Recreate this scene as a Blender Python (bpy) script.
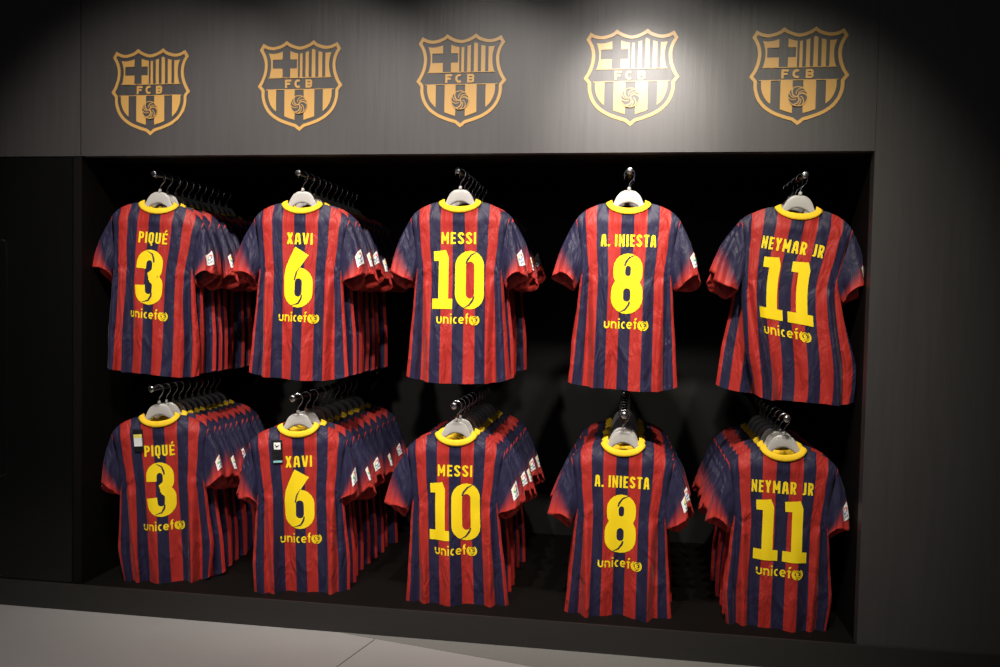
import bpy, bmesh, math, random
from mathutils import Vector, Matrix
C = bpy.context.scene.collection
PI = math.pi
for o in list(bpy.data.objects):
    bpy.data.objects.remove(o)

# ------------------------------------------------------------------ camera
cam_data = bpy.data.cameras.new('camera')
cam = bpy.data.objects.new('camera', cam_data)
C.objects.link(cam)
YAW, PITCH, ROLL = 0.152288, 0.038257, -0.020017
fw = Vector((-math.sin(YAW)*math.cos(PITCH), math.cos(YAW)*math.cos(PITCH), -math.sin(PITCH)))
rt = fw.cross(Vector((0, 0, 1))).normalized()
dn = fw.cross(rt)
c_, s_ = math.cos(ROLL), math.sin(ROLL)
rt2, dn2 = c_*rt + s_*dn, -s_*rt + c_*dn
m = Matrix((rt2, -dn2, -fw)).transposed().to_4x4()
m.translation = Vector((2.3907, -3.4164, 1.3040))
cam.matrix_world = m
cam_data.sensor_width = 36
cam_data.lens = 850/1000*36
cam_data.clip_start = 0.05
bpy.context.scene.camera = cam

# ------------------------------------------------------------------ world, light, exposure
W = bpy.data.worlds.new('world')
bpy.context.scene.world = W
W.use_nodes = True
W.node_tree.nodes['Background'].inputs[0].default_value = (0.9, 0.92, 1, 1)
W.node_tree.nodes['Background'].inputs[1].default_value = 0.0035
vs = bpy.context.scene.view_settings
vs.view_transform = 'Standard'
vs.look = 'None'
vs.gamma = 1
vs.use_curve_mapping = False
vs.exposure = 0.45


def spot(name, loc, aim, watts, deg, blend, radius=0.05, col=(1, .93, .85)):
    d = bpy.data.lights.new(name, 'SPOT')
    d.energy = watts
    d.spot_size = math.radians(deg)
    d.spot_blend = blend
    d.shadow_soft_size = radius
    d.color = col
    o = bpy.data.objects.new(name, d)
    C.objects.link(o)
    o.location = loc
    o.rotation_euler = (Vector(aim)-Vector(loc)).to_track_quat('-Z', 'Y').to_euler()
    return o


# ceiling track in front of the niche: one shirt spot per column, one spot turned up onto a crest
spot('track_spot', (0.50, -1.75, 3.28), (0.34, 0.1, 1.32), 165, 54, 1.0)
spot('track_spot', (1.08, -1.75, 3.28), (0.99, 0.1, 1.36), 180, 52, 1.0)
spot('track_spot', (1.74, -1.75, 3.28), (1.67, 0.1, 1.28), 215, 52, 1.0)
spot('track_spot', (2.42, -1.75, 3.28), (2.37, 0.1, 1.32), 185, 52, 1.0)
spot('track_spot', (2.84, -1.75, 3.28), (2.88, 0.1, 1.26), 150, 47, 1.0, col=(1, .95, .78))
spot('crest_spot', (2.42, -1.05, 2.60), (2.37, 0.0, 2.00), 90, 42, 1.0)
# the shop's general lighting, far behind the photographer
d = bpy.data.lights.new('shop_lighting', 'AREA')
d.energy = 10
d.shape = 'RECTANGLE'
d.size, d.size_y = 2.5, .6
d.color = (.95, .96, 1)
o = bpy.data.objects.new('shop_lighting', d)
C.objects.link(o)
o.location = (2.0, -7.5, 2.7)
o.rotation_euler = (Vector((1.6, 0, 1.2))-Vector(o.location)).to_track_quat('-Z', 'Y').to_euler()


# added fill lamp overhead, brightening the shop floor in front of the niche
d = bpy.data.lights.new('floor_fill', 'AREA')
d.energy = 20
d.shape = 'RECTANGLE'
d.size, d.size_y = 2.6, .6
d.spread = math.radians(95)
d.color = (1, .95, .92)
o = bpy.data.objects.new('floor_fill', d)
C.objects.link(o)
o.location = (1.5, -1.5, 3.3)


# ------------------------------------------------------------------ materials
def mat(name, col, rough=0.5, metal=0.0, spec=0.5, **kw):
    mm = bpy.data.materials.new(name)
    mm.use_nodes = True
    b = mm.node_tree.nodes['Principled BSDF']
    b.inputs['Base Color'].default_value = (*col, 1)
    b.inputs['Roughness'].default_value = rough
    b.inputs['Metallic'].default_value = metal
    b.inputs['Specular IOR Level'].default_value = spec
    for k, v in kw.items():
        b.inputs[k.replace('_', ' ')].default_value = v
    return mm


class NT:
    def __init__(s, mm):
        s.t = mm.node_tree
        s.b = s.t.nodes['Principled BSDF']

    def n(s, kind, **kw):
        x = s.t.nodes.new(kind)
        for k, v in kw.items():
            setattr(x, k, v)
        return x

    def l(s, a, b):
        s.t.links.new(a, b)

    def math(s, op, a, b=None, clamp=False):
        x = s.t.nodes.new('ShaderNodeMath')
        x.operation = op
        x.use_clamp = clamp
        for i, v in enumerate((a, b)):
            if v is None:
                continue
            if isinstance(v, (int, float)):
                x.inputs[i].default_value = v
            else:
                s.l(v, x.inputs[i])
        return x.outputs[0]

    def mix(s, f, a, b):
        x = s.t.nodes.new('ShaderNodeMix')
        x.data_type = 'RGBA'
        for sock, v in ((x.inputs[0], f), (x.inputs[6], a), (x.inputs[7], b)):
            if isinstance(v, tuple):
                sock.default_value = (*v, 1)
            elif isinstance(v, (int, float)):
                sock.default_value = v
            else:
                s.l(v, sock)
        return x.outputs[2]


def wood(name, a, b, rough, bump, scale=(9, 9, 0.5), spec=0.5):
    mm = mat(name, a, rough, spec=spec)
    t = NT(mm)
    tc = t.n('ShaderNodeTexCoord')
    mp = t.n('ShaderNodeMapping')
    mp.inputs['Scale'].default_value = scale
    t.l(tc.outputs['Object'], mp.inputs[0])
    nz = t.n('ShaderNodeTexNoise')
    nz.inputs['Scale'].default_value = 4
    nz.inputs['Detail'].default_value = 8
    nz.inputs['Roughness'].default_value = .65
    t.l(mp.outputs[0], nz.inputs['Vector'])
    t.l(t.mix(nz.outputs[0], a, b), t.b.inputs['Base Color'])
    bp = t.n('ShaderNodeBump')
    bp.inputs['Strength'].default_value = bump
    bp.inputs['Distance'].default_value = .002
    t.l(nz.outputs[0], bp.inputs['Height'])
    t.l(bp.outputs[0], t.b.inputs['Normal'])
    return mm


M_wall = wood('black stained wood', (.036, .0335, .0345), (.066, .0605, .0615), .42, .4)
M_door = wood('black lacquer', (.004, .004, .004), (.006, .006, .006), .18, .03)
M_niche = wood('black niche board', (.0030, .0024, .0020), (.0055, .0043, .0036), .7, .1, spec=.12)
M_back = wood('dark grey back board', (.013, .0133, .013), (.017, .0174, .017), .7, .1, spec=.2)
M_base = wood('black skirting board', (.017, .0155, .014), (.027, .0245, .022), .5, .2, (.5, 9, 9))
M_gap = mat('panel gap', (.003, .003, .003), .9)
M_gold = mat('gold leaf paint', (.52, .295, .085), .36, .0)
M_rail = mat('dark chrome', (.09, .09, .095), .18, 1.0)
M_hook = mat('polished hook wire', (.66, .66, .68), .22, 1.0)
M_plastic = mat('frosted plastic', (.62, .60, .575), .32, 0, .5)
M_plastic.node_tree.nodes['Principled BSDF'].inputs['Transmission Weight'].default_value = .35
M_handle = mat('brushed steel', (.5, .5, .52), .3, 1.0)
M_yellow = mat('yellow print', (.94, .68, .010), .55, 0, .3)
M_slit = mat('print cut', (.016, .014, .035), .7)
M_white = mat('white badge', (.82, .82, .80), .5)
M_black = mat('black card', (.008, .008, .008), .4)
M_teal = mat('teal card', (.25, .55, .55), .5)
M_cardy = mat('pale yellow card', (.75, .68, .12), .5)
M_cols = [mat('badge '+n, c, .5) for n, c in (
    ('red', (.70, .03, .04)), ('orange', (.85, .30, .03)), ('yellow', (.85, .65, .04)),
    ('green', (.05, .45, .10)), ('blue', (.03, .18, .60)), ('purple', (.30, .05, .35)), ('ink', (.05, .05, .12)))]

# collar: yellow with a deeper, knitted rib
M_collar = mat('yellow collar', (.86, .54, .018), .7, 0, .25)
t = NT(M_collar)
uv = t.n('ShaderNodeUVMap')
uv.uv_map = 'UV'
sx = t.n('ShaderNodeSeparateXYZ')
t.l(uv.outputs[0], sx.inputs[0])
wv = t.math('SINE', t.math('MULTIPLY', sx.outputs[0], 2*PI*90))
bp = t.n('ShaderNodeBump')
bp.inputs['Strength'].default_value = .3
bp.inputs['Distance'].default_value = .001
t.l(wv, bp.inputs['Height'])
t.l(bp.outputs[0], t.b.inputs['Normal'])

RED, NAVY = (.40, .024, .018), (.0165, .0145, .045)


def fabric_bump(t):
    tc = t.n('ShaderNodeTexCoord')
    mp = t.n('ShaderNodeMapping')
    mp.inputs['Scale'].default_value = (1.6, 1, .6)
    mp.inputs['Rotation'].default_value = (0, .35, 0)
    t.l(tc.outputs['Object'], mp.inputs[0])
    nz = t.n('ShaderNodeTexNoise')
    nz.inputs['Scale'].default_value = 11
    nz.inputs['Detail'].default_value = 3
    nz.inputs['Distortion'].default_value = .8
    t.l(mp.outputs[0], nz.inputs['Vector'])
    bp = t.n('ShaderNodeBump')
    bp.inputs['Strength'].default_value = .8
    bp.inputs['Distance'].default_value = .025
    t.l(nz.outputs[0], bp.inputs['Height'])
    t.l(bp.outputs[0], t.b.inputs['Normal'])
    t.b.inputs['Sheen Weight'].default_value = .06
    t.b.inputs['Sheen Roughness'].default_value = .4


M_torso = mat('striped jersey', RED, .55, 0, .3)
t = NT(M_torso)
uv = t.n('ShaderNodeUVMap')
uv.uv_map = 'UV'
sx = t.n('ShaderNodeSeparateXYZ')
t.l(uv.outputs[0], sx.inputs[0])
fr = t.math('FRACT', t.math('ADD', t.math('DIVIDE', sx.outputs[0], .0965), 20.25))
edge = t.math('MULTIPLY', t.math('SUBTRACT', fr, .5), 60, False)
hi = t.math('ADD', edge, .5, True)
lo = t.math('MULTIPLY', fr, 60, True)
navy_f = t.math('MULTIPLY', t.math('SUBTRACT', 1, hi), lo)
t.l(t.mix(navy_f, RED, NAVY), t.b.inputs['Base Color'])
fabric_bump(t)

M_sleeve = mat('sleeve jersey', NAVY, .55, 0, .3)
t = NT(M_sleeve)
uv = t.n('ShaderNodeUVMap')
uv.uv_map = 'UV'
sx = t.n('ShaderNodeSeparateXYZ')
t.l(uv.outputs[0], sx.inputs[0])
vo = t.n('ShaderNodeTexVoronoi')
vo.inputs['Scale'].default_value = 30
vo.inputs['Randomness'].default_value = 0
vm = t.n('ShaderNodeMapping')
vm.inputs['Scale'].default_value = (3, 1.6, 1)
t.l(uv.outputs[0], vm.inputs[0])
t.l(vm.outputs[0], vo.inputs['Vector'])
g = t.math('DIVIDE', t.math('SUBTRACT', sx.outputs[1], .50), .42)
dots = t.math('MULTIPLY', t.math('SUBTRACT', vo.outputs['Distance'], .4), -.45)
grad = t.math('ADD', g, dots, True)
# red piping wedge at the shoulder seam, on the back of the sleeve
wd = t.math('MULTIPLY', t.math('ADD', sx.outputs[0], .30), .14)
wd = t.math('MULTIPLY', wd, t.math('LESS_THAN', sx.outputs[0], .04))
pip = t.math('LESS_THAN', sx.outputs[1], wd)
f = t.math('MAXIMUM', grad, pip)
t.l(t.mix(f, NAVY, (.46, .032, .024)), t.b.inputs['Base Color'])
fabric_bump(t)

M_floor = mat('pale grey floor tile', (.34, .325, .315), .38)
t = NT(M_floor)
tc = t.n('ShaderNodeTexCoord')
nz = t.n('ShaderNodeTexNoise')
nz.inputs['Scale'].default_value = 3
nz.inputs['Detail'].default_value = 6
t.l(tc.outputs['Object'], nz.inputs['Vector'])
t.l(t.mix(nz.outputs[0], (.31, .295, .285), (.37, .355, .345)), t.b.inputs['Base Color'])
M_strip = wood('grey floor strip', (.17, .165, .152), (.20, .195, .18), .6, .05)


# ------------------------------------------------------------------ helpers
def mesh_obj(name, verts, faces, material, parent=None, uvs=None, smooth=True, mats=None, fm=None):
    me = bpy.data.meshes.new(name)
    me.from_pydata([tuple(v) for v in verts], [], faces)
    for mm in (mats or [material]):
        me.materials.append(mm)
    if uvs:
        lay = me.uv_layers.new(name='UV')
        for lp in me.loops:
            lay.data[lp.index].uv = uvs[lp.vertex_index]
    if fm:
        for p, k in zip(me.polygons, fm):
            p.material_index = k
    for p in me.polygons:
        p.use_smooth = smooth
    me.update()
    o = bpy.data.objects.new(name, me)
    C.objects.link(o)
    if parent:
        o.parent = parent
    return o


def box_mesh(name, lo, hi, material, parent=None, bevel=0.0, structure=False):
    bm = bmesh.new()
    bmesh.ops.create_cube(bm, size=1)
    for v in bm.verts:
        v.co = Vector([lo[i]+(hi[i]-lo[i])*(v.co[i]+.5) for i in range(3)])
    if bevel:
        bmesh.ops.bevel(bm, geom=bm.edges[:], offset=bevel, segments=2, affect='EDGES')
    me = bpy.data.meshes.new(name)
    bm.to_mesh(me)
    bm.free()
    me.materials.append(material)
    o = bpy.data.objects.new(name, me)
    C.objects.link(o)
    if parent:
        o.parent = parent
    if structure:
        o['kind'] = 'structure'
    return o


def empty(name, loc, label, cat, group=None, rot=(0, 0, 0)):
    o = bpy.data.objects.new(name, None)
    o.empty_display_size = .05
    C.objects.link(o)
    o.location = loc
    o.rotation_euler = rot
    o['label'] = label
    o['category'] = cat
    if group:
        o['group'] = group
    return o


def sstep(a, b, x):
    x = max(0, min(1, (x-a)/(b-a)))
    return x*x*(3-2*x)


def tube(path, r, n=10, cap=True):
    """verts, faces of a round tube along a path of Vectors"""
    V, F = [], []
    up = None
    for i, p in enumerate(path):
        d = (path[min(i+1, len(path)-1)]-path[max(i-1, 0)]).normalized()
        if up is None:
            up = d.orthogonal().normalized()
        up = (up-d*up.dot(d)).normalized()
        sd = d.cross(up)
        rr = r[i] if isinstance(r, (list, tuple)) else r
        for k in range(n):
            a = 2*PI*k/n
            V.append(p+rr*(math.cos(a)*up+math.sin(a)*sd))
    for i in range(len(path)-1):
        for k in range(n):
            F.append((i*n+k, i*n+(k+1) % n, (i+1)*n+(k+1) % n, (i+1)*n+k))
    if cap:
        F.append(tuple(range(n))[::-1])
        F.append(tuple(range((len(path)-1)*n, len(path)*n)))
    return V, F


class Pen:
    """flat strokes in a 2-D (u, z) plane, kept as fine quads so they can be laid on cloth"""
    def __init__(s):
        s.v, s.f, s.m = [], [], []

    def stroke(s, pts, w, n=2, closed=False, mi=0, step=.008):
        ws = list(w) if isinstance(w, (list, tuple)) else [w]*len(pts)
        P = [Vector((p[0], p[1])) for p in pts]
        if closed:
            P.append(P[0].copy())
            ws.append(ws[0])
        Q, S, K = [P[0]], [ws[0]], [True]
        for i in range(1, len(P)):
            L = (P[i]-P[i-1]).length
            k = max(1, int(math.ceil(L/step)))
            for j in range(1, k+1):
                Q.append(P[i-1].lerp(P[i], j/k))
                S.append(ws[i-1]+(ws[i]-ws[i-1])*j/k)
        N = len(Q)
        base = len(s.v)
        for i, q in enumerate(Q):
            if closed:
                a, b = Q[(i-1) % (N-1)], Q[(i+1) % (N-1)]
            else:
                a, b = Q[max(i-1, 0)], Q[min(i+1, N-1)]
            d1, d2 = (q-a), (b-q)
            if d1.length < 1e-9:
                d1 = d2
            if d2.length < 1e-9:
                d2 = d1
            n1 = Vector((-d1.y, d1.x)).normalized()
            n2 = Vector((-d2.y, d2.x)).normalized()
            nn = n1+n2
            if nn.length < 1e-6:
                nn = n1.copy()
            nn.normalize()
            nn = nn/max(.55, nn.dot(n1))
            for k in range(n+1):
                s.v.append(q+nn*S[i]*(k/n-.5))
        for i in range(N-1):
            for k in range(n):
                a = base+i*(n+1)+k
                s.f.append((a, a+n+1, a+n+2, a+1))
                s.m.append(mi)

    def disc(s, c, r, n=20, mi=0):
        b = len(s.v)
        s.v.append(Vector(c))
        for k in range(n):
            s.v.append(Vector((c[0]+r*math.cos(2*PI*k/n), c[1]+r*math.sin(2*PI*k/n))))
        for k in range(n):
            s.f.append((b, b+1+k, b+1+(k+1) % n))
            s.m.append(mi)

    def rect(s, x0, z0, x1, z1, mi=0, n=3):
        s.stroke([(x0, (z0+z1)/2), (x1, (z0+z1)/2)], abs(z1-z0), n, mi=mi)

    def poly(s, pts, mi=0):
        b = len(s.v)
        s.v += [Vector(p) for p in pts]
        s.f.append(tuple(range(b, b+len(pts))))
        s.m.append(mi)


def arc(cx, cz, rx, rz, a0, a1, n=8):
    return [(cx+rx*math.cos(math.radians(a0+(a1-a0)*i/n)), cz+rz*math.sin(math.radians(a0+(a1-a0)*i/n))) for i in range(n+1)]


def stadium(cx, z0, z1, r, n=10):
    return arc(cx, z1-r, r, r, 0, 180, n)+arc(cx, z0+r, r, r, 180, 360, n)


GW = dict(I=.32, M=1.25, N=1.05, T=.95, V=1.05, A=1.05, X=1.05, Y=1.0, J=.75, E=.82, **{'.': .32, ' ': .38})


def glyph(pen, ch, x, z, w, h, t):
    """condensed rounded capital built from strokes; x, z is its lower left corner"""
    L, R, B, T = x+t/2, x+w-t/2, z+t/2, z+h-t/2
    r = min((w-t)/2, h*.22)
    top, mid, cx = z+h, z+h*.47, x+w/2

    def st(p, tt=t, **k):
        pen.stroke(p, tt, **k)
    if ch == 'I':
        st([(cx, z), (cx, top)])
    elif ch == '.':
        st([(cx, z), (cx, z+t)], t*1.05)
    elif ch in 'EÉ':
        st([(L, z), (L, top)])
        for zz in (B, z+h/2, T):
            st([(L, zz), (x+w*(.9 if zz == z+h/2 else 1), zz)], t*.85)
        if ch == 'É':
            st([(cx-.1*w, top+h*.06), (cx+.25*w, top+h*.26)], t*.75)
    elif ch == 'A':
        st([(L-.1*t, z), (L+.12*w, T-r)]+arc(cx, T-r*.8, (R-L)/2-.1*w, r*.8, 180, 0, 8)+[(R-.12*w, T-r), (R+.1*t, z)])
        st([(L, z+h*.30), (R, z+h*.30)], t*.8)
    elif ch in 'PR':
        st([(L, z), (L, top)])
        st([(L, T), (R-r, T)]+arc(R-r, T-r, r, r, 90, 0, 6)+[(R, mid+r)]+arc(R-r, mid+r, r, r, 0, -90, 6)+[(L, mid)], t*.92)
        if ch == 'R':
            st([(cx, mid), (R+.02*w, z)], t)
    elif ch == 'Q':
        st(arc(cx, T-r, (R-L)/2, r, 0, 180, 8)+arc(cx, B+r, (R-L)/2, r, 180, 360, 8), closed=True)
        st([(cx, z+h*.16), (cx+.1*w, z-h*.10), (R, z-h*.17)], t*.85)
    elif ch == 'U':
        st([(L, top), (L, B+r)]+arc(cx, B+r, (R-L)/2, r, 180, 360, 8)+[(R, top)])
    elif ch == 'J':
        st([(R, top), (R, B+r)]+arc(cx, B+r, (R-L)/2, r, 0, -150, 8))
    elif ch == 'X':
        st([(L, z), (R, top)], t*1.05)
        st([(L, top), (R, z)], t*1.05)
    elif ch == 'V':
        st([(L-.1*t, top), (cx-.25*t, z+.12*t)], t)
        st([(R+.1*t, top), (cx+.25*t, z+.12*t)], t)
        st([(cx, z), (cx, z+t*.9)], t*1.1)
    elif ch == 'Y':
        st([(L-.1*t, top), (cx, mid)], t)
        st([(R+.1*t, top), (cx, mid)], t)
        st([(cx, z), (cx, mid+.1*h)], t)
    elif ch == 'T':
        st([(x, T), (x+w, T)], t*.9)
        st([(cx, z), (cx, top)])
    elif ch == 'N':
        st([(L, z), (L, top)], t*.9)
        st([(R, z), (R, top)], t*.9)
        st([(L, top-.1*h), (R, z+.1*h)], t*.75)
    elif ch == 'M':
        st([(L, z), (L, top)], t*.9)
        st([(R, z), (R, top)], t*.9)
        st([(L, top-.05*h), (cx, z+h*.28)], t*.85)
        st([(R, top-.05*h), (cx, z+h*.28)], t*.85)
    elif ch == 'S':
        q = (R-L)/2
        zu, zl = z+h*.75-t*.05, z+h*.25+t*.05
        ru, rl = T-zu, zl-B
        st([(R, zu)]+arc(cx, zu, q, ru, 0, 180, 8)+[(L, zu-.05*h), (cx, z+h/2), (R, zl+.05*h)]+arc(cx, zl, q, rl, 0, -180, 8))
    elif ch == 'F':
        st([(L, z), (L, top)])
        st([(L, T), (x+w, T)])
        st([(L, z+h*.5), (x+w*.85, z+h*.5)])
    elif ch == 'C':
        st(arc(cx, z+h/2, (R-L)/2, (T-B)/2, 50, 310, 18))
    elif ch == 'B':
        st([(L, z), (L, top)])
        for a, b in ((z+h*.5, T), (B, z+h*.5)):
            rr = (b-a)/2
            st([(L, b), (R-rr, b)]+arc(R-rr, b-rr, rr, rr, 90, -90, 8)+[(L, a)])
    elif ch == 'L':
        st([(L, z), (L, top)])
        st([(L, B), (x+w, B)])


def word(pen, text, cx, z, h, t, unit, width):
    gap = unit*.30
    ws = [GW.get(c, 1)*unit for c in text]
    tot = sum(ws)+gap*(len(text)-1)
    k = width/tot
    x = cx-width/2
    for c, w in zip(text, ws):
        glyph(pen, c, x, z, w*k, h, t)
        x += (w+gap)*k


def digit(pen, ch, x, z, w):
    """24.6 cm high shirt numeral; x = left edge"""
    cx = x+w/2
    t = .047
    if ch == '8':
        pen.stroke(stadium(cx+.002, z+.129, z+.2215, .0355), .049, 5, True)
        pen.stroke(stadium(cx, z+.0245, z+.129, .0395), .050, 5, True)
        for sg, zc in ((1, z+.222), (-1, z+.024)):
            pen.stroke([(cx+sg*.032, zc+sg*.020), (cx+sg*.006, zc+sg*.008), (cx-sg*.008, zc-sg*.012), (cx-sg*.012, zc-sg*.026)],
                       [.0015, .0065, .0080, .006], 1, mi=1)
    elif ch == '0':
        pen.stroke(stadium(cx, z+.0225, z+.2235, .041), .045, 5, True)
        for sg, zc in ((1, z+.222), (-1, z+.024)):
            pen.stroke([(cx+sg*.030, zc+sg*.021), (cx+sg*.004, zc+sg*.006), (cx-sg*.012, zc-sg*.014), (cx-sg*.018, zc-sg*.03)],
                       [.0015, .0065, .0080, .006], 1, mi=1)
    elif ch == '3':
        r = .037
        pts = [(cx-.042, z+.160)]+arc(cx-.004, z+.185, r, r, 180, 0, 12)+[(cx+.033, z+.168)] + \
            arc(cx+.002, z+.165, .031, .036, 0, -60, 5)+[(cx+.020, z+.127)]+arc(cx+.002, z+.090, .037, .032, 55, 0, 5) + \
            [(cx+.038, z+.062)]+arc(cx-.001, z+.061, .039, r, 0, -180, 12)+[(cx-.042, z+.086)]
        pen.stroke(pts, .047, 5)
        pen.stroke([(cx-.004, z+.127), (cx+.03, z+.127)], .032, 4)
        pen.stroke([(cx-.02, z+.240), (cx+.006, z+.226), (cx+.014, z+.205), (cx+.016, z+.19)], [.0015, .0065, .0080, .006], 1, mi=1)
        pen.stroke([(cx-.03, z+.010), (cx, z+.020), (cx+.012, z+.040), (cx+.014, z+.055)], [.0015, .0065, .0080, .006], 1, mi=1)
    elif ch == '6':
        pen.stroke(stadium(cx, z+.0235, z+.150, .041), .047, 5, True)
        pen.stroke([(cx-.041, z+.06), (cx-.041, z+.13), (cx-.033, z+.165), (cx-.012, z+.205), (cx+.012, z+.246)],
                   [.047, .050, .056, .064, .072], 5)
        pen.stroke([(cx-.019, z+.118), (cx-.012, z+.150), (cx+.004, z+.176)], [.006, .006, .001], 1, mi=1)
        pen.stroke([(cx-.030, z+.008), (cx+.002, z+.018), (cx+.014, z+.036), (cx+.019, z+.055)], [.0015, .0065, .0080, .006], 1, mi=1)
    elif ch == '1':
        sw = .044
        sx_ = x+w*.56
        pen.stroke([(sx_, z), (sx_, z+.215), (sx_-.006, z+.246)], [sw, sw, sw*.7], 4)
        pen.stroke([(x+.004, z+.222), (sx_, z+.225)], [.040, .044], 4)
        pen.rect(x, z, x+w, z+.043, n=4)


UCW = dict(u=1, n=1, i=.3, c=.70, e=1, f=.58)


def unicef(pen, x, z, xh, t, width):
    text = 'unicef'
    gap = .22
    tot = sum(UCW[c] for c in text)+gap*5
    k = width/tot
    for c in text:
        w = UCW[c]*k
        L, R, T, B = x+t/2, x+w-t/2, z+xh-t/2, z+t/2
        cx, r = x+w/2, (w-t)/2
        if c == 'u':
            pen.stroke([(L, z+xh), (L, B+r)]+arc(cx, B+r, r, r, 180, 360, 8)+[(R, z+xh)], t, 1)
        elif c == 'n':
            pen.stroke([(L, z), (L, T-r)]+arc(cx, T-r, r, r, 180, 0, 8)+[(R, z)], t, 1)
            pen.stroke([(L, z), (L, z+xh)], t, 1)
        elif c == 'i':
            pen.stroke([(cx, z), (cx, z+xh)], t, 1)
            pen.disc((cx, z+xh*1.32), t*.62, 10)
        elif c == 'c':
            pen.stroke(arc(cx+.1*w, z+xh/2, r*1.25, xh/2-t/2, 55, 305, 14), t, 1)
        elif c == 'e':
            pen.stroke([(L, z+xh/2), (R, z+xh/2)]+arc(cx, z+xh/2, r, xh/2-t/2, 0, 318, 16), t, 1)
        elif c == 'f':
            pen.stroke([(cx-.1*w, z), (cx-.1*w, z+xh*1.2)]+arc(cx+.28*w, z+xh*1.2, .38*w, xh*.24, 180, 70, 6), t, 1)
            pen.stroke([(x-.1*w, z+xh*.9), (x+w*.95, z+xh*.9)], t*.85, 1)
        x += w+gap*k


def emblem(pen, cx, cz, r):
    for sg in (1, -1):                                   # laurel branches
        pts = [(cx+sg*r*math.sin(math.radians(a))*.93, cz-r*math.cos(math.radians(a))*.97) for a in range(4, 152, 10)]
        n = len(pts)
        pen.stroke(pts, [r*.12+r*.20*math.sin(PI*i/(n-1))**.6 for i in range(n)], 1, step=.004)
    for zz in (-.40, .40):                               # globe
        h = math.sqrt(1-zz*zz)*.68*r
        pen.stroke([(cx-h, cz+zz*r*.9), (cx+h, cz+zz*r*.9)], r*.10, 1)
    pen.stroke(arc(cx, cz, .68*r, .68*r, 0, 360, 20), r*.10, 1)
    pen.stroke(arc(cx, cz, .66*r, .68*r, 95, 265, 12), r*.20, 1)
    pen.disc((cx-.12*r, cz+.12*r), r*.24, 10)            # two figures
    pen.disc((cx+.22*r, cz-.02*r), r*.15, 10)
    pen.stroke([(cx-.15*r, cz), (cx-.05*r, cz-.3*r), (cx+.25*r, cz-.45*r)], r*.30, 1)


# ------------------------------------------------------------------ the shirt as a surface
UM = .236            # fabric half width


class Cut:
    """one shirt's own drape: thickness, fold phases, sleeve hang"""
    def __init__(s, seed, thick=.026, fold=1.0, sl=(0, 0), sr=(0, 0), cuff=.045, hem=.226, skew=0.0, tw=0.0, tz=0.0, ht=0.0):
        rnd = random.Random(seed)
        s.T, s.fold, s.sl, s.sr, s.cuff, s.hem, s.skew = thick, fold, sl, sr, cuff, hem, skew
        s.tw, s.tz, s.ht = tw, tz, ht
        s.ph = [rnd.uniform(0, 2*PI) for _ in range(10)]
        s.fr = [rnd.uniform(1.2, 1.9), rnd.uniform(2.6, 3.6), rnd.uniform(4.5, 6.0)]
        s.rl = [rnd.uniform(.60, .72), rnd.uniform(.60, .74)]

    def hw(s, z):
        pts = [(0, .213), (-.07, .213), (-.14, .196), (-.29, .186), (-.42, .196), (-.60, .212), (-.77, s.hem)]
        if z >= 0:
            return pts[0][1]
        for (a, x), (b, y) in zip(pts, pts[1:]):
            if z >= b:
                k = (a-z)/(a-b)
                k = k*k*(3-2*k)*.4+k*.6
                return x+(y-x)*k
        return s.hem

    def x(s, u, z):
        q = abs(u)/UM
        return u*(1+(s.hw(z)/UM-1)*q*q) + s.skew*sstep(-.25, -.80, z)

    def ztop(s, u, front=False):
        x = abs(u)
        nd = .095 if front else .046
        if x < .090:
            return -nd*(1-(x/.090)**2)**.62 if x < .0899 else 0
        k = (x-.09)/(UM-.09)
        return -.012*k-.046*k**1.6-.014*k**6

    def zbot(s, u):
        q = u/UM
        return -.768+s.ht*q+.020*q**4+.003*math.sin(3*q+s.ph[8])

    def d(s, u, z, front=False):
        q = abs(u)/UM
        zt = s.ztop(u, front)
        below = zt-z
        dn_ = .034*math.sqrt(max(0, 1-(u/.09)**2)) if abs(u) < .09 else 0.0015
        body = s.T*max(0, 1-q**3.2)**.5
        k = sstep(0, .075, below)
        dd = dn_*(1-k)+body*k
        env = sstep(.08, .75, -z)
        f = 0
        sg = -1 if front else 1
        if not front:
            f += .0075*env*math.sin(s.fr[0]*PI*u/UM+s.ph[0]+.6*z)
            f += .0045*env*math.sin(s.fr[1]*PI*u/UM+s.ph[1]-1.5*z)
            f += .0012*(.3+env)*math.sin(s.fr[2]*PI*u/UM+s.ph[2]+4*z)
            # gathers running down from the armpits
            for i, sd in enumerate((-1, 1)):
                c = sd*(s.rl[i]-.10*sstep(-.25, -.7, z))
                g = math.exp(-((u/UM-c)/.085)**2)
                g2 = math.exp(-((u/UM-c-sd*.14)/.06)**2)
                e = sstep(-.22, -.42, z)*(.55+.45*sstep(-.3, -.7, z))
                f += e*(.013*g-.008*g2)
                # short pulls off the armpit
                ax, az = sd*.86, -.30
                du, dz = (u/UM-ax)*UM, z-az
                rr = math.hypot(du, dz)
                f += .0016*math.exp(-(rr/.11)**2)*math.sin(math.atan2(dz, du)*5+s.ph[3+i])
            # soft swag under the collar
            f += .0025*math.exp(-((z+.085)/.03)**2)*max(0, 1-(u/.12)**2)
        else:
            f += .005*env*math.sin(s.fr[0]*PI*u/UM+s.ph[5])
        return dd+f*s.fold*max(0, 1-q**8)*sstep(0, .05, below)

    def back(s, u, z, off=0.0):
        return Vector((s.x(u, z), -s.d(u, z)-off, z))


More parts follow.
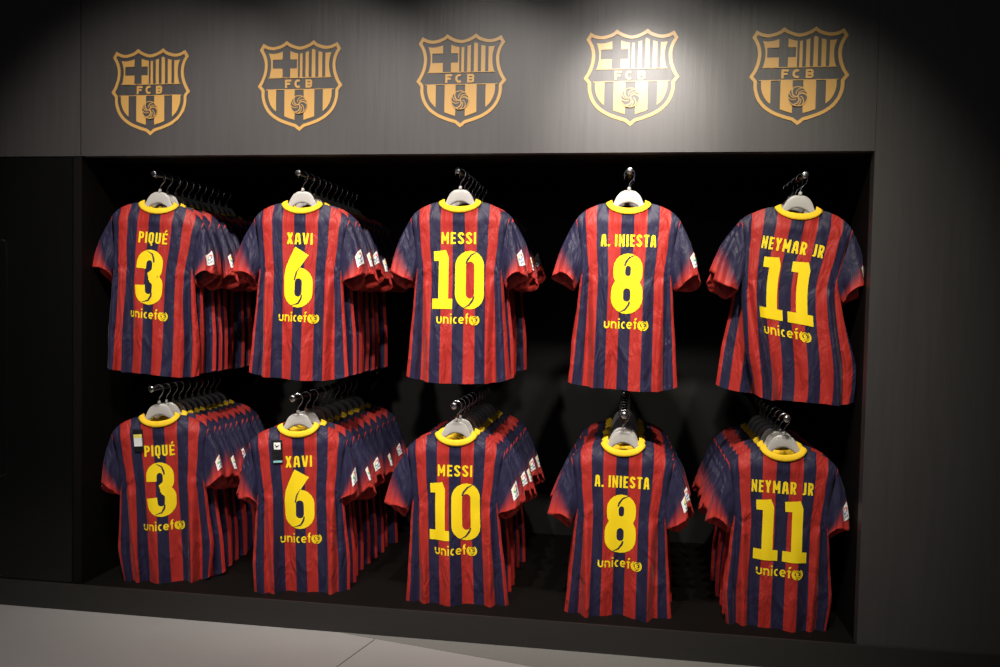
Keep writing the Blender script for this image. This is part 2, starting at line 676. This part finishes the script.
def build_torso(cut, nu, nz, parent):
    V, F, U = [], [], []
    for front in (False, True):
        b = len(V)
        for i in range(nu+1):
            q = -1+2*i/nu
            u = UM*(math.copysign(abs(q)**.92, q))
            zt, zb = cut.ztop(u, front), cut.zbot(u)
            for j in range(nz+1):
                k = j/nz
                z = zt+(zb-zt)*(k**1.15)
                d = cut.d(u, z, front)
                V.append(Vector((cut.x(u, z), d if front else -d, z)))
                U.append(((u-cut.tw*max(0, -z-.06))*(1-.085*sstep(-.33, -.15, z)), z))
        for i in range(nu):
            for j in range(nz):
                a = b+i*(nz+1)+j
                q = (a, a+1, a+nz+2, a+nz+1)
                F.append(q[::-1] if front else q)
    return mesh_obj('torso', V, F, M_torso, parent, U)


def sleeve_pt(cut, side, a, w, off=0.0):
    """a: angle around the sleeve (0 outer edge, -90 deg towards the viewer), w: 0 seam .. 1 cuff"""
    dx, dz = cut.sl if side < 0 else cut.sr
    po0, pi0 = Vector((.210, 0, -.066)), Vector((.172, 0, -.285))
    po1, pi1 = Vector((.300+dx, 0, -.312+dz)), Vector((.205+dx*.6, 0, -.352+dz*.6))
    po = po0.lerp(po1, w)+Vector((.020, 0, .018))*math.sin(PI*min(1, w*1.02))*.45
    pi = pi0.lerp(pi1, w)+Vector((.004, 0, -.012))*math.sin(PI*w)
    c, h = (po+pi)/2, (po-pi)/2
    hd = cut.T*.8*(1-w)+cut.cuff*w
    ca, sa = math.cos(a), math.sin(a)
    cc = math.copysign(abs(ca)**.9, ca)
    p = c+h*cc+Vector((0, hd*sa, 0))
    fo = sstep(.02, .5, w)
    ph = cut.ph[6+(side > 0)]
    rad = Vector((h.normalized().x*ca, sa, h.normalized().z*ca)).normalized()
    p += rad*(off + fo*.0062*math.sin(3*a+ph+2.6*w) + .0032*fo*math.sin(7*a-ph+4*w))
    p += Vector((0, 0, .010*w*w*math.sin(2*a+ph)-.026*w*w*sa))
    p.x *= side
    return p


def build_sleeve(cut, side, na, nw, parent):
    V, F, U = [], [], []
    for j in range(nw+1):
        w = j/nw
        for i in range(na+1):
            a = -PI+2*PI*i/na
            V.append(sleeve_pt(cut, side, a, w))
            U.append((a/PI, w))
    # turned-in hem: a second, inner ring
    for j, (w, off) in enumerate(((1.0, -.0025), (.90, -.004))):
        for i in range(na+1):
            a = -PI+2*PI*i/na
            V.append(sleeve_pt(cut, side, a, w, off))
            U.append((a/PI, w))
    for j in range(nw+2):
        for i in range(na):
            a = j*(na+1)+i
            q = (a, a+1, a+na+2, a+na+1)
            F.append(q if side > 0 else q[::-1])
    return mesh_obj('sleeve', V, F, M_sleeve, parent, U)


def build_collar(cut, n, parent):
    V, F, U = [], [], []
    prof = [(-.002, -.05), (.0025, .0), (.0042, .30), (.0036, .65), (.0020, .95), (-.0004, 1.0), (-.0024, .93), (-.0016, .55), (-.002, .1)]
    m = len(prof)
    for i in range(n):
        a = 2*PI*i/n
        x = .0905*math.sin(a)
        front = math.cos(a) < 0
        nd = .095 if front else .046
        z = -nd*max(0, 1-(x/.0906)**2)**.62-.002
        y = -.036*math.cos(a)
        sn = abs(math.sin(a))**2.5
        out = Vector((math.sin(a)*.9, -math.cos(a), 0)).normalized()
        up = (Vector((0, 0, .026-.011*sn))-out*(.005+.020*sn))
        nrm = (out+Vector((0, 0, .9*sn+.15))).normalized()
        for (r, h) in prof:
            V.append(Vector((x, y, z))+up*h+nrm*(r+.001))
            U.append((i/n, h))
    for i in range(n):
        for k in range(m):
            F.append((i*m+k, ((i+1) % n)*m+k, ((i+1) % n)*m+(k+1) % m, i*m+(k+1) % m))
    return mesh_obj('collar', V, F, M_collar, parent, U)


def build_badge(cut, parent, side=1, turn=-38):
    """white league badge on the right sleeve, laid on the cloth"""
    V, F, Mi = [], [], []

    def patch(p, off, mi):
        b = len(V)
        for v in p.v:
            a = math.radians(turn)+v.x/.052
            w = .70+v.y/.25
            V.append(sleeve_pt(cut, side, a, w, off))
        for f in p.f:
            F.append(tuple(b+k for k in f))
            Mi.append(mi)
    p = Pen()
    p.stroke([(0, -.032), (0, .032)], .043, 6, step=.006)
    p.v = [Vector((v.x, -v.y)) for v in p.v]
    patch(p, .0022, 0)
    for k in range(6):
        p = Pen()
        p.stroke(arc(0, .008, .0115, .0115, k*60+6, k*60+56, 5), .0062, 1, step=.004)
        p.v = [Vector((v.x, -v.y)) for v in p.v]
        patch(p, .0034, k+1)
    p = Pen()
    x = -.012
    for ch in 'LFP':
        glyph(p, ch, x, -.0235, .0065, .010, .0022)
        x += .0085
    p.v = [Vector((v.x, -v.y)) for v in p.v]
    patch(p, .0034, 7)
    o = mesh_obj('sleeve_badge', V, F, None, parent, mats=[M_white]+M_cols, fm=Mi)
    o['label'] = 'white badge with a ring of colours'
    return o


def lay(cut, pen, name, parent, mats, off=.0018):
    V = [cut.back(v.x+cut.tw*max(0, -v.y-.06), v.y-cut.tz*v.x, off) for v in pen.v]
    # lift the second material a hair so it reads as a cut in the print
    lift = set()
    for f, k in zip(pen.f, pen.m):
        if k:
            lift |= set(f)
    for i in lift:
        V[i].y -= .0008
    return mesh_obj(name, V, pen.f, None, parent, mats=mats, fm=pen.m)


def add_print(cut, name, width, number, parent, shift=0.0):
    p = Pen()
    word(p, name, shift, -.180, .050, .0092, .026, width)
    o = lay(cut, p, 'back_lettering', parent, [M_yellow])
    o['label'] = 'yellow block capitals across the shoulders'
    p = Pen()
    if len(number) == 1:
        digit(p, number, shift-.062, -.454, .124)
    elif number == '10':
        digit(p, '1', shift-.113, -.454, .090)
        digit(p, '0', shift-.012, -.454, .126)
    else:
        digit(p, '1', shift-.105, -.454, .097)
        digit(p, '1', shift+.010, -.454, .097)
    o = lay(cut, p, 'back_number', parent, [M_yellow, M_slit])
    o['label'] = 'large yellow number ' + number
    p = Pen()
    unicef(p, shift-.090, -.516, .0295, .0064, .136)
    lay(cut, p, 'sponsor_lettering', parent, [M_yellow])
    p = Pen()
    emblem(p, shift+.071, -.499, .0215)
    lay(cut, p, 'sponsor_emblem', parent, [M_yellow])


# ------------------------------------------------------------------ hanger
def build_hanger(parent):
    half = [(0, .053), (.012, .053), (.026, .050), (.040, .040), (.051, .024), (.059, .005), (.068, -.009),
            (.085, -.017), (.11, -.029), (.135, -.040), (.150, -.049), (.157, -.057), (.156, -.066), (.150, -.068),
            (.13, -.060), (.11, -.047), (.075, -.036), (.052, -.026), (.038, -.012), (.024, -.003), (.010, .002), (0, .0025)]
    # outline is a band: upper edge and lower edge share counts so the body is a strip of quads
    up, dn_ = half[:13], half[12:][::-1]

    def sample(poly, n):
        P = [Vector(p) for p in poly]
        L = [0]
        for a, b in zip(P, P[1:]):
            L.append(L[-1]+(b-a).length)
        out = []
        for i in range(n):
            q = L[-1]*i/(n-1)
            for k in range(len(P)-1):
                if q <= L[k+1]+1e-9:
                    f = (q-L[k])/max(1e-9, L[k+1]-L[k])
                    out.append(P[k].lerp(P[k+1], f))
                    break
        return out
    n = 26
    A, B = sample(up, n), sample(dn_, n)
    sec = []
    for i in range(n-1, 0, -1):
        sec.append((Vector((-A[i].x, A[i].y)), Vector((-B[i].x, B[i].y))))
    for i in range(n):
        sec.append((A[i], B[i]))
    V, F = [], []
    th = .0055
    for a, b in sec:
        c, h = (a+b)/2, (a-b)/2
        # rounded slab section of 10 points
        for k in range(12):
            an = 2*PI*k/12
            ca, sa = math.cos(an), math.sin(an)
            e = .55
            p = c+h*math.copysign(abs(ca)**e, ca)
            V.append(Vector((p.x, th*math.copysign(abs(sa)**e, sa), p.y)))
    m_ = 12
    for i in range(len(sec)-1):
        for k in range(m_):
            F.append((i*m_+k, (i+1)*m_+k, (i+1)*m_+(k+1) % m_, i*m_+(k+1) % m_))
    F.append(tuple(range(m_)))
    F.append(tuple(range((len(sec)-1)*m_, len(sec)*m_))[::-1])
    mesh_obj('hanger_body', V, F, M_plastic, parent)
    # hook: stem, then a loop over the rail
    path = [Vector((0, 0, .045)), Vector((0, 0, .070)), Vector((.002, 0, .082)), Vector((.010, 0, .092)), Vector((.018, 0, .102))]
    path += [Vector((.0215*math.cos(math.radians(a)), 0, .118+.0215*math.sin(math.radians(a)))) for a in range(-10, 205, 12)]
    V, F = tube(path, [.0032]*(len(path)-1)+[.0038], 8)
    mesh_obj('hook', V, F, M_hook, parent)
    V, F = tube([Vector((0, 0, z)) for z in (.050, .053, .064, .067)], [.005, .0075, .0070, .0045], 12)
    mesh_obj('hook_socket', V, F, M_plastic, parent)


# ------------------------------------------------------------------ setting
ZT, WID, DEP, FL = 1.90, 3.286, 1.30, -.11
box_mesh('wall_upper', (0, 0, ZT), (WID, .05, 3.6), M_wall, structure=True)
box_mesh('wall_upper_left', (-2.5, .0, ZT), (-.004, .05, 3.6), M_wall, structure=True)
box_mesh('wall_right', (WID+.0012, 0, FL), (6.5, .05, 3.6), M_wall, structure=True)
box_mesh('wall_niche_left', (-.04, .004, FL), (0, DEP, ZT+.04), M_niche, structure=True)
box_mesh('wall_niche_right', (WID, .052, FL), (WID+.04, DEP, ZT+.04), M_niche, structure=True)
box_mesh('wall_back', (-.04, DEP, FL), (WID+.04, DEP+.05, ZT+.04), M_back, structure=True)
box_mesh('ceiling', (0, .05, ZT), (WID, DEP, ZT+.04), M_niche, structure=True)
box_mesh('trim_1', (0, .0, FL+.002), (WID, DEP, .002), M_niche, structure=True)     # raised floor of the niche
box_mesh('baseboard_front', (-2.5, -.014, FL), (6.5, -.0005, .006), M_base, structure=True, bevel=.0015)
# joint lines behind the upper boards
box_mesh('trim_2', (-.006, .02, ZT-.002), (.002, .048, 3.6), M_gap, structure=True)
# the glossy black door left of the niche
dr = box_mesh('door_1', (-2.5, .002, .008), (-.044, .04, ZT-.004), M_door, structure=True, bevel=.002)
V, F = tube([Vector((-.402, .002, 1.53)), Vector((-.402, -.030, 1.53)), Vector((-.402, -.038, 1.52)), Vector((-.402, -.038, .48)),
             Vector((-.402, -.030, .47)), Vector((-.402, .002, .47))], .005, 10)
mesh_obj('door_handle', V, F, M_handle, dr)
# floor
box_mesh('floor', (-8, -9, FL-.1), (10, DEP, FL), M_floor, structure=True)
me = mesh_obj('trim_3', [(1.20, -.0135, FL+.0012), (6.5, -.0135, FL+.0012), (6.5, -1.24, FL+.0012), (2.0, -.178, FL+.0012),
                         (1.20, -.0135, FL-.02), (6.5, -.0135, FL-.02), (6.5, -1.24, FL-.02), (2.0, -.178, FL-.02)],
              [(0, 3, 2, 1), (0, 1, 5, 4), (1, 2, 6, 5), (2, 3, 7, 6), (3, 0, 4, 7)], M_strip, smooth=False)
me['kind'] = 'structure'
for i, (a, b) in enumerate((((1.375, -.055), (1.15, -1.05)), ((-3.0, -1.9), (4, -1.2)))):
    A, B = Vector((*a, FL)), Vector((*b, FL))
    n_ = (B-A).normalized().cross(Vector((0, 0, 1)))*.0016
    z = Vector((0, 0, .0006))
    j = mesh_obj('trim_%d' % (4+i), [A-n_+z, A+n_+z, B+n_+z, B-n_+z, A-n_-z*4, A+n_-z*4, B+n_-z*4, B-n_-z*4],
                 [(0, 3, 2, 1), (0, 1, 5, 4), (1, 2, 6, 5), (2, 3, 7, 6), (3, 0, 4, 7)], M_gap, smooth=False)
    j['kind'] = 'structure'


# ------------------------------------------------------------------ crests
def clip(poly, axis, val, keep_less):
    out = []
    n = len(poly)
    for i in range(n):
        a, b = poly[i], poly[(i+1) % n]
        ia = (a[axis] <= val) == keep_less
        ib = (b[axis] <= val) == keep_less
        if ia:
            out.append(a)
        if ia != ib:
            k = (val-a[axis])/(b[axis]-a[axis])
            p = [a[0]+(b[0]-a[0])*k, a[1]+(b[1]-a[1])*k]
            p[axis] = val
            out.append(tuple(p))
    return out


def crop(poly, x0, z0, x1, z1):
    for ax, v, kl in ((0, x0, False), (0, x1, True), (1, z0, False), (1, z1, True)):
        poly = clip(poly, ax, v, kl)
        if len(poly) < 3:
            return []
    return poly


def smooth_pts(ctrl, n=6):
    """Catmull-Rom through control points (open)"""
    out = []
    P = [Vector(p) for p in ctrl]
    for i in range(len(P)-1):
        p0, p1, p2, p3 = P[max(i-1, 0)], P[i], P[i+1], P[min(i+2, len(P)-1)]
        for k in range(n):
            t_ = k/n
            q = .5*((2*p1)+(-p0+p2)*t_+(2*p0-5*p1+4*p2-p3)*t_*t_+(-p0+3*p1-3*p2+p3)*t_**3)
            out.append((q.x, q.y))
    out.append(tuple(P[-1]))
    return out


# right half outline, top centre dip round to the bottom point, in units of the half width
seg = [[(0, .86), (.10, .88), (.22, .93), (.315, .995)],
       [(.315, .995), (.42, .915), (.60, .865), (.74, .885), (.86, .945)],
       [(.86, .945), (.945, .80)],
       [(.945, .80), (.865, .66), (.825, .50), (.838, .32), (.90, .14), (.985, .0)],
       [(.985, .0), (.895, -.11)],
       [(.895, -.11), (.885, -.28), (.82, -.47), (.70, -.63), (.52, -.76), (.30, -.85), (.12, -.905)],
       [(.12, -.905), (0, -1.0)]]
SEG = [smooth_pts(q, 7) if len(q) > 2 else [tuple(p) for p in q] for q in seg]


def offset_line(P, d):
    """a polyline of the clockwise outline moved inwards by d, both ends run on a little"""
    P = [Vector(p) for p in P]
    res = []
    for i, p in enumerate(P):
        t_ = (P[min(i+1, len(P)-1)]-P[max(i-1, 0)]).normalized()
        res.append(p+Vector((t_.y, -t_.x))*d)
    a = (res[0]-res[1]).normalized()
    b = (res[-1]-res[-2]).normalized()
    return [res[0]+a*.12]+res+[res[-1]+b*.12]


def cross_at(A, B):
    for i in range(len(A)-1, 0, -1):
        for j in range(1, len(B)):
            p, r = A[i-1], A[i]-A[i-1]
            q, t_ = B[j-1], B[j]-B[j-1]
            den = r.x*t_.y-r.y*t_.x
            if abs(den) < 1e-12:
                continue
            k = ((q-p).x*t_.y-(q-p).y*t_.x)/den
            h = ((q-p).x*r.y-(q-p).y*r.x)/den
            if 0 <= k <= 1 and 0 <= h <= 1:
                return i, j, p+r*k
    return None


def outline(d):
    """whole outline, inset by d"""
    if d == 0:
        L = [[Vector(p) for p in q] for q in SEG]
        half = L[0]
        for q in L[1:]:
            half = half+q[1:]
    else:
        L = [offset_line(q, d) for q in SEG]
        half = [p for p in L[0] if p.x > 1e-4]
        half = [Vector((0, L[0][1].y))]+half
        for q in L[1:]:
            hit = cross_at(half, q)
            if hit:
                i, j, p = hit
                half = half[:i]+[p]+q[j:]
            else:
                half = half[:-1]+q[1:]
        for i in range(1, len(half)):
            if half[i].x <= 0 and half[i].y < 0:
                k = half[i-1].x/(half[i-1].x-half[i].x)
                half = half[:i]+[Vector((0, half[i-1].y+(half[i].y-half[i-1].y)*k))]
                break
    pts = [(p.x, p.y) for p in half]
    return pts+[(-x, z) for x, z in pts[-2:0:-1]]


OUT, INN = outline(0), outline(.068)
FLD = [(x, max(z, -.80)) for x, z in outline(.150)]
CR = .188            # crest half width in metres
TH = .0022


def crest_part(name, polys, parent, z0=0.0, mats=None, extra=None, ring=None):
    """filled flat shapes with a small real thickness, standing off the board"""
    bm = bmesh.new()
    if ring:
        ee = []
        for pl in ring:
            vs_ = [bm.verts.new((x*CR, -.0004-z0, z*CR)) for x, z in pl]
            ee += [bm.edges.new((vs_[k], vs_[(k+1) % len(vs_)])) for k in range(len(vs_))]
        bmesh.ops.triangle_fill(bm, use_beauty=True, use_dissolve=False, edges=ee)
    for pl in polys:
        vs_ = [bm.verts.new((x*CR, -.0004-z0, z*CR)) for x, z in pl]
        ee = [bm.edges.new((vs_[k], vs_[(k+1) % len(vs_)])) for k in range(len(vs_)) if vs_[k].co != vs_[(k+1) % len(vs_)].co]
        bmesh.ops.triangle_fill(bm, use_beauty=True, use_dissolve=False, edges=ee)
    for v, f in extra or []:
        vs_ = [bm.verts.new((p[0]*CR, -.0004-z0, p[1]*CR)) for p in v]
        for q in f:
            bm.faces.new([vs_[k] for k in q])
        # separate strokes sit a hair apart in depth so crossings stay clean
        seen, lev = set(), 0
        for w in vs_:
            if w in seen:
                continue
            stack = [w]
            seen.add(w)
            while stack:
                c = stack.pop()
                c.co.y -= lev*.00006
                for e in c.link_edges:
                    o2 = e.other_vert(c)
                    if o2 not in seen:
                        seen.add(o2)
                        stack.append(o2)
            lev += 1
    bmesh.ops.triangulate(bm, faces=bm.faces[:])
    r = bmesh.ops.extrude_face_region(bm, geom=bm.faces[:])
    for v in r['geom']:
        if isinstance(v, bmesh.types.BMVert):
            v.co.y -= TH
    bmesh.ops.recalc_face_normals(bm, faces=bm.faces[:])
    me = bpy.data.meshes.new(name)
    bm.to_mesh(me)
    bm.free()
    me.materials.append((mats or [M_gold])[0])
    o = bpy.data.objects.new(name, me)
    C.objects.link(o)
    o.parent = parent
    return o


def pen_extra(p):
    return [(p.v, p.f)]


def make_crest(loc, label, scale):
    r = empty('club_crest', loc, label, 'crest', 'gold crests along the board')
    r.scale = (scale, 1, scale)
    crest_part('border', [], r, ring=(OUT, INN))
    # upper left: gold quarter around a dark cross
    q = []
    for (x0, z0, x1, z1) in ((-1, .185, -.405, .385), (-.225, .185, -.045, .385), (-1, .585, -.405, 1), (-.225, .585, -.045, 1),
                             (-1, .385, -.64, .585), (-.07, .385, -.045, .585)):
        pl = crop(FLD, x0, z0, x1, z1)
        if pl:
            q.append(pl)
    crest_part('cross_field', [pl for pl in q if pl[0][0] < -.3 and max(p[0] for p in pl) < -.39], r)
    crest_part('cross_field', [pl for pl in q if max(p[0] for p in pl) > -.39], r)
    # upper right: vertical bars
    q = []
    xs = [(.0, .06), (.13, .205), (.275, .36), (.43, .52), (.59, 1)]
    for x0, x1 in xs:
        pl = crop(FLD, x0, .185, x1, 1)
        if pl:
            q.append(pl)
    crest_part('bar_field', q, r)
    # thin gold lines closing the band
    p = Pen()
    p.stroke([(-.74, .180), (.74, .180)], .014, 1, step=.5)
    p.stroke([(-.79, -.078), (.79, -.078)], .014, 1, step=.5)
    crest_part('band_line', [], r, extra=pen_extra(p))
    for ch, x0, w in (('F', -.345, .145), ('C', -.125, .165), ('B', .135, .155)):
        p = Pen()
        glyph(p, ch, x0, -.045, w, .185, .046)
        crest_part('letter', [], r, extra=pen_extra(p))
    # lower stripes
    q = []
    for x0, x1 in ((-1, -.55), (-.355, -.115), (.095, .345), (.54, 1)):
        pl = crop(FLD, x0, -1, x1, -.085)
        if pl:
            q.append(pl)
    crest_part('lower_stripes', q, r)
    # ball: dark disc with gold seams
    p = Pen()
    p.disc((-.012, -.415), .195, 32)
    crest_part('ball', [], r, .0012, [M_wall], pen_extra(p))
    p = Pen()
    cx, cz, br = -.012, -.415, .195
    p.stroke(arc(cx, cz, br, br, 0, 360, 36), .016, 1, step=.5)
    for k in range(3):
        for tw_, w_, f1 in ((0, .024, 0.0), (28, .016, .38), (62, .016, .30)):
            pts = []
            for i in range(9):
                f = f1+(1-f1)*i/8
                an = math.radians(120*k+tw_+85*(1-f))
                pts.append((cx+br*f*math.cos(an), cz+br*f*math.sin(an)))
            p.stroke(pts, w_, 1, step=.5)
    crest_part('ball_seams', [], r, .0030, None, pen_extra(p))
    return r


WD = {'3': 'three', '6': 'six', '10': 'ten', '8': 'eight', '11': 'eleven'}
for x, z, n_, sc in ((.327, 2.171, '3', .985), (1.0, 2.185, '6', .998), (1.686, 2.193, '10', 1.003), (2.368, 2.192, '8', 1.006), (3.001, 2.185, '11', .992)):
    extra_ = ', brightly spotlit' if n_ == '8' else ''
    make_crest((x, 0, z), 'gold shield crest on the board above the number %s shirts%s' % (WD[n_], extra_), sc)


# ------------------------------------------------------------------ rails, hangers, shirts
# number, lettering, its width, x, z of neck, front y, roll, yaw (deg), count, spacing, cut arguments
COLS = {
    'upper': [
        ('3', 'PIQUÉ', .134, .298, 1.708, 4.0, 5, 11, .062, dict(seed=3, sl=(-.02, .0), sr=(-.015, .02), skew=.03, hem=.212, tw=-.03)),
        ('6', 'XAVI', .115, .965, 1.712, .8, 4, 10, .075, dict(seed=8, sl=(.0, .0), sr=(-.01, .0))),
        ('10', 'MESSI', .150, 1.663, 1.720, -.3, 2, 7, .088, dict(seed=12, sl=(.0, .0), sr=(-.01, .0))),
        ('8', 'A. INIESTA', .232, 2.371, 1.716, .6, 0, 2, .11, dict(seed=21, sh=.006, sl=(.005, .005), sr=(.002, .0))),
        ('11', 'NEYMAR JR', .250, 3.052, 1.696, 4.6, -3, 4, .10, dict(seed=31, sl=(-.0, -.02), sr=(.005, .01), skew=.105, tz=.085, tw=-.09, hem=.188, ht=.006)),
    ],
    'lower': [
        ('3', 'PIQUÉ', .134, .288, .755, -3.0, 14, 10, .060, dict(seed=41, hem=.190, sl=(-.03, .0), sr=(-.02, .01))),
        ('6', 'XAVI', .115, .950, .738, -2.0, 16, 9, .095, dict(seed=52, hem=.208, sl=(-.04, .0), sr=(-.05, .0))),
        ('10', 'MESSI', .150, 1.665, .733, .0, 5, 9, .088, dict(seed=63, skew=.018, sl=(.0, .0), sr=(-.02, .0))),
        ('8', 'A. INIESTA', .232, 2.374, .722, .5, 1, 8, .10, dict(seed=74, sl=(.0, .0), sr=(-.02, .0))),
        ('11', 'NEYMAR JR', .250, 3.014, .733, .6, -2, 7, .105, dict(seed=85, hem=.193, sl=(-.01, .0), sr=(-.04, .0))),
    ]}
ORD = ['front', 'second', 'third', 'fourth', 'fifth', 'sixth', 'seventh', 'eighth', 'ninth', 'tenth', 'eleventh', 'twelfth', 'thirteenth', 'fourteenth']
Y0 = .135
RAIL_DZ = .118+.0215-.0032-.0105

# the shared hanger and three back-shirt patterns
hang_parts = None
stack_parts = {}


def copy_tree(src_children, root):
    for ch in src_children:
        c = ch.copy()
        C.objects.link(c)
        c.parent = root
        for g in ch.children:
            d_ = g.copy()
            C.objects.link(d_)
            d_.parent = c


rnd = random.Random(5)
back_cuts = [Cut(100+k, thick=.018, fold=.5, cuff=.025, sl=(rnd.uniform(-.02, .01), rnd.uniform(-.02, .02)),
                 sr=(rnd.uniform(-.02, .01), rnd.uniform(-.02, .02)), hem=.214) for k in range(4)]

WORDS = {'3': 'three', '6': 'six', '10': 'ten', '8': 'eight', '11': 'eleven'}
for row in ('upper', 'lower'):
    for ci, (num, name, nw_, X, Z, roll, yaw, cnt, sp, ca) in enumerate(COLS[row]):
        zr = {'upper': 1.712, 'lower': .738}[row]+RAIL_DZ
        zr = Z+RAIL_DZ
        rx = X
        # rail: bar, wall flange, end stop
        rl_ = empty('garment_rail', (rx, DEP, zr), 'dark metal rail carrying the %s row of number %s shirts' % (row, WORDS[num]), 'rail', 'rails in the black niche')
        V, F = tube([Vector((0, -DEP+Y0-.055, 0)), Vector((0, -.004, 0))], .0105, 16)
        mesh_obj('bar', V, F, M_rail, rl_)
        V, F = tube([Vector((0, -.010, 0)), Vector((0, 0, 0))], .03, 20)
        mesh_obj('wall_flange', V, F, M_rail, rl_)
        yy = -DEP+Y0-.055
        V, F = tube([Vector((0, yy-.010, 0)), Vector((0, yy-.008, 0)), Vector((0, yy-.001, 0)), Vector((0, yy, 0))], [.009, .0145, .0145, .012], 16)
        mesh_obj('end_stop', V, F, M_hook, rl_)
        for k in range(cnt):
            y = Y0+k*sp+(rnd.uniform(-.004, .004) if k else 0)
            dr_ = 0 if k == 0 else rnd.uniform(-1.6, 1.6)
            dyw = 0 if k == 0 else rnd.uniform(-1, 1)*(1.2 if sp < .08 else 2.5)
            dz = 0 if k == 0 else rnd.uniform(-.006, .004)
            # pivot: the hook's contact on the rail
            ry = math.radians((roll if k < 2 else roll*.6)+dr_)
            rz = math.radians(yaw+dyw)
            h = RAIL_DZ+.0105
            R_ = Matrix.Rotation(rz, 3, 'Z') @ Matrix.Rotation(ry, 3, 'Y')
            loc = Vector((rx, y, zr+.0105)) + R_ @ Vector((0, 0, -h))
            rot = R_.to_euler()
            place = 'front' if k == 0 else ORD[k]
            if k == 0:
                lab = 'red and navy striped shirt with yellow number %s, front of the %s row' % (WORDS[num], row)
                hl = 'frosted hanger of the front number %s shirt in the %s row' % (WORDS[num], row)
            else:
                lab = 'red and navy striped shirt hanging %s in the %s row stack behind number %s' % (place, row, WORDS[num])
                hl = 'frosted hanger hanging %s on the %s row rail of number %s shirts' % (place, row, WORDS[num])
            hg = empty('clothes_hanger', loc, hl, 'hanger', '%s row hangers of number %s' % (row, WORDS[num]), rot)
            if hang_parts is None:
                build_hanger(hg)
                hang_parts = list(hg.children)
            else:
                copy_tree(hang_parts, hg)
            sh = empty('football_shirt', loc, lab, 'shirt', '%s row shirts of number %s' % (row, WORDS[num]), rot)
            if k == 0:
                ps = ca.pop('sh', 0)
                cut = Cut(fold=2.2, **ca)
                build_torso(cut, 84, 84, sh)
                build_sleeve(cut, -1, 48, 24, sh)
                sr_ = build_sleeve(cut, 1, 48, 24, sh)
                build_badge(cut, sr_)
                build_collar(cut, 64, sh)
                add_print(cut, name, nw_, num, sh, ps)
                if row == 'lower' and num in '36' and len(num) == 1:
                    # black card tag hanging from the neck, left of the lettering
                    u0 = -.092
                    zt_ = -.055 if num == '3' else -.058
                    tg = []
                    p = Pen()
                    p.rect(u0-.024, zt_-.100, u0+.024, zt_)
                    tag_ = lay(cut, p, 'hang_tag', sh, [M_black], .006)
                    tag_['label'] = 'black card tag with a pale square'
                    if num == '3':
                        for nm, mm, a, b in (('tag_band', M_cardy, (-.020, -.038), (.020, -.022)), ('tag_panel', M_white, (-.020, -.076), (.020, -.038)),
                                             ('tag_edge', M_teal, (.017, -.076), (.021, -.034))):
                            p = Pen()
                            p.rect(u0+a[0], zt_+a[1], u0+b[0], zt_+b[1])
                            lay(cut, p, nm, tag_, [mm], .0068 if nm != 'tag_edge' else .0072)
                    else:
                        for nm, mm, a, b in (('tag_panel', M_white, (-.014, -.040), (.016, -.010)), ('tag_line', M_teal, (-.020, -.098), (.022, -.089))):
                            p = Pen()
                            p.rect(u0+a[0], zt_+a[1], u0+b[0], zt_+b[1])
                            lay(cut, p, nm, tag_, [mm], .0068)
                        p = Pen()
                        p.stroke([(u0-.008, zt_-.018), (u0-.002, zt_-.028), (u0+.012, zt_-.020)], [.002, .006, .001], 1)
                        p.stroke([(u0-.012, zt_-.054), (u0+.014, zt_-.054)], .003, 1)
                        p.stroke([(u0-.006, zt_-.070), (u0, zt_-.076), (u0+.010, zt_-.069)], [.001, .004, .001], 1)
                        lay(cut, p, 'tag_print', tag_, [M_rail], .0076)
            else:
                bi = (k+ci) % 4
                if bi not in stack_parts:
                    cut = back_cuts[bi]
                    build_torso(cut, 48, 44, sh)
                    build_sleeve(cut, -1, 32, 14, sh)
                    sr_ = build_sleeve(cut, 1, 32, 14, sh)
                    if bi in (0, 2):
                        build_badge(cut, sr_, 1, -30 if bi else -52)
                    build_collar(cut, 40, sh)
                    stack_parts[bi] = list(sh.children)
                else:
                    copy_tree(stack_parts[bi], sh)
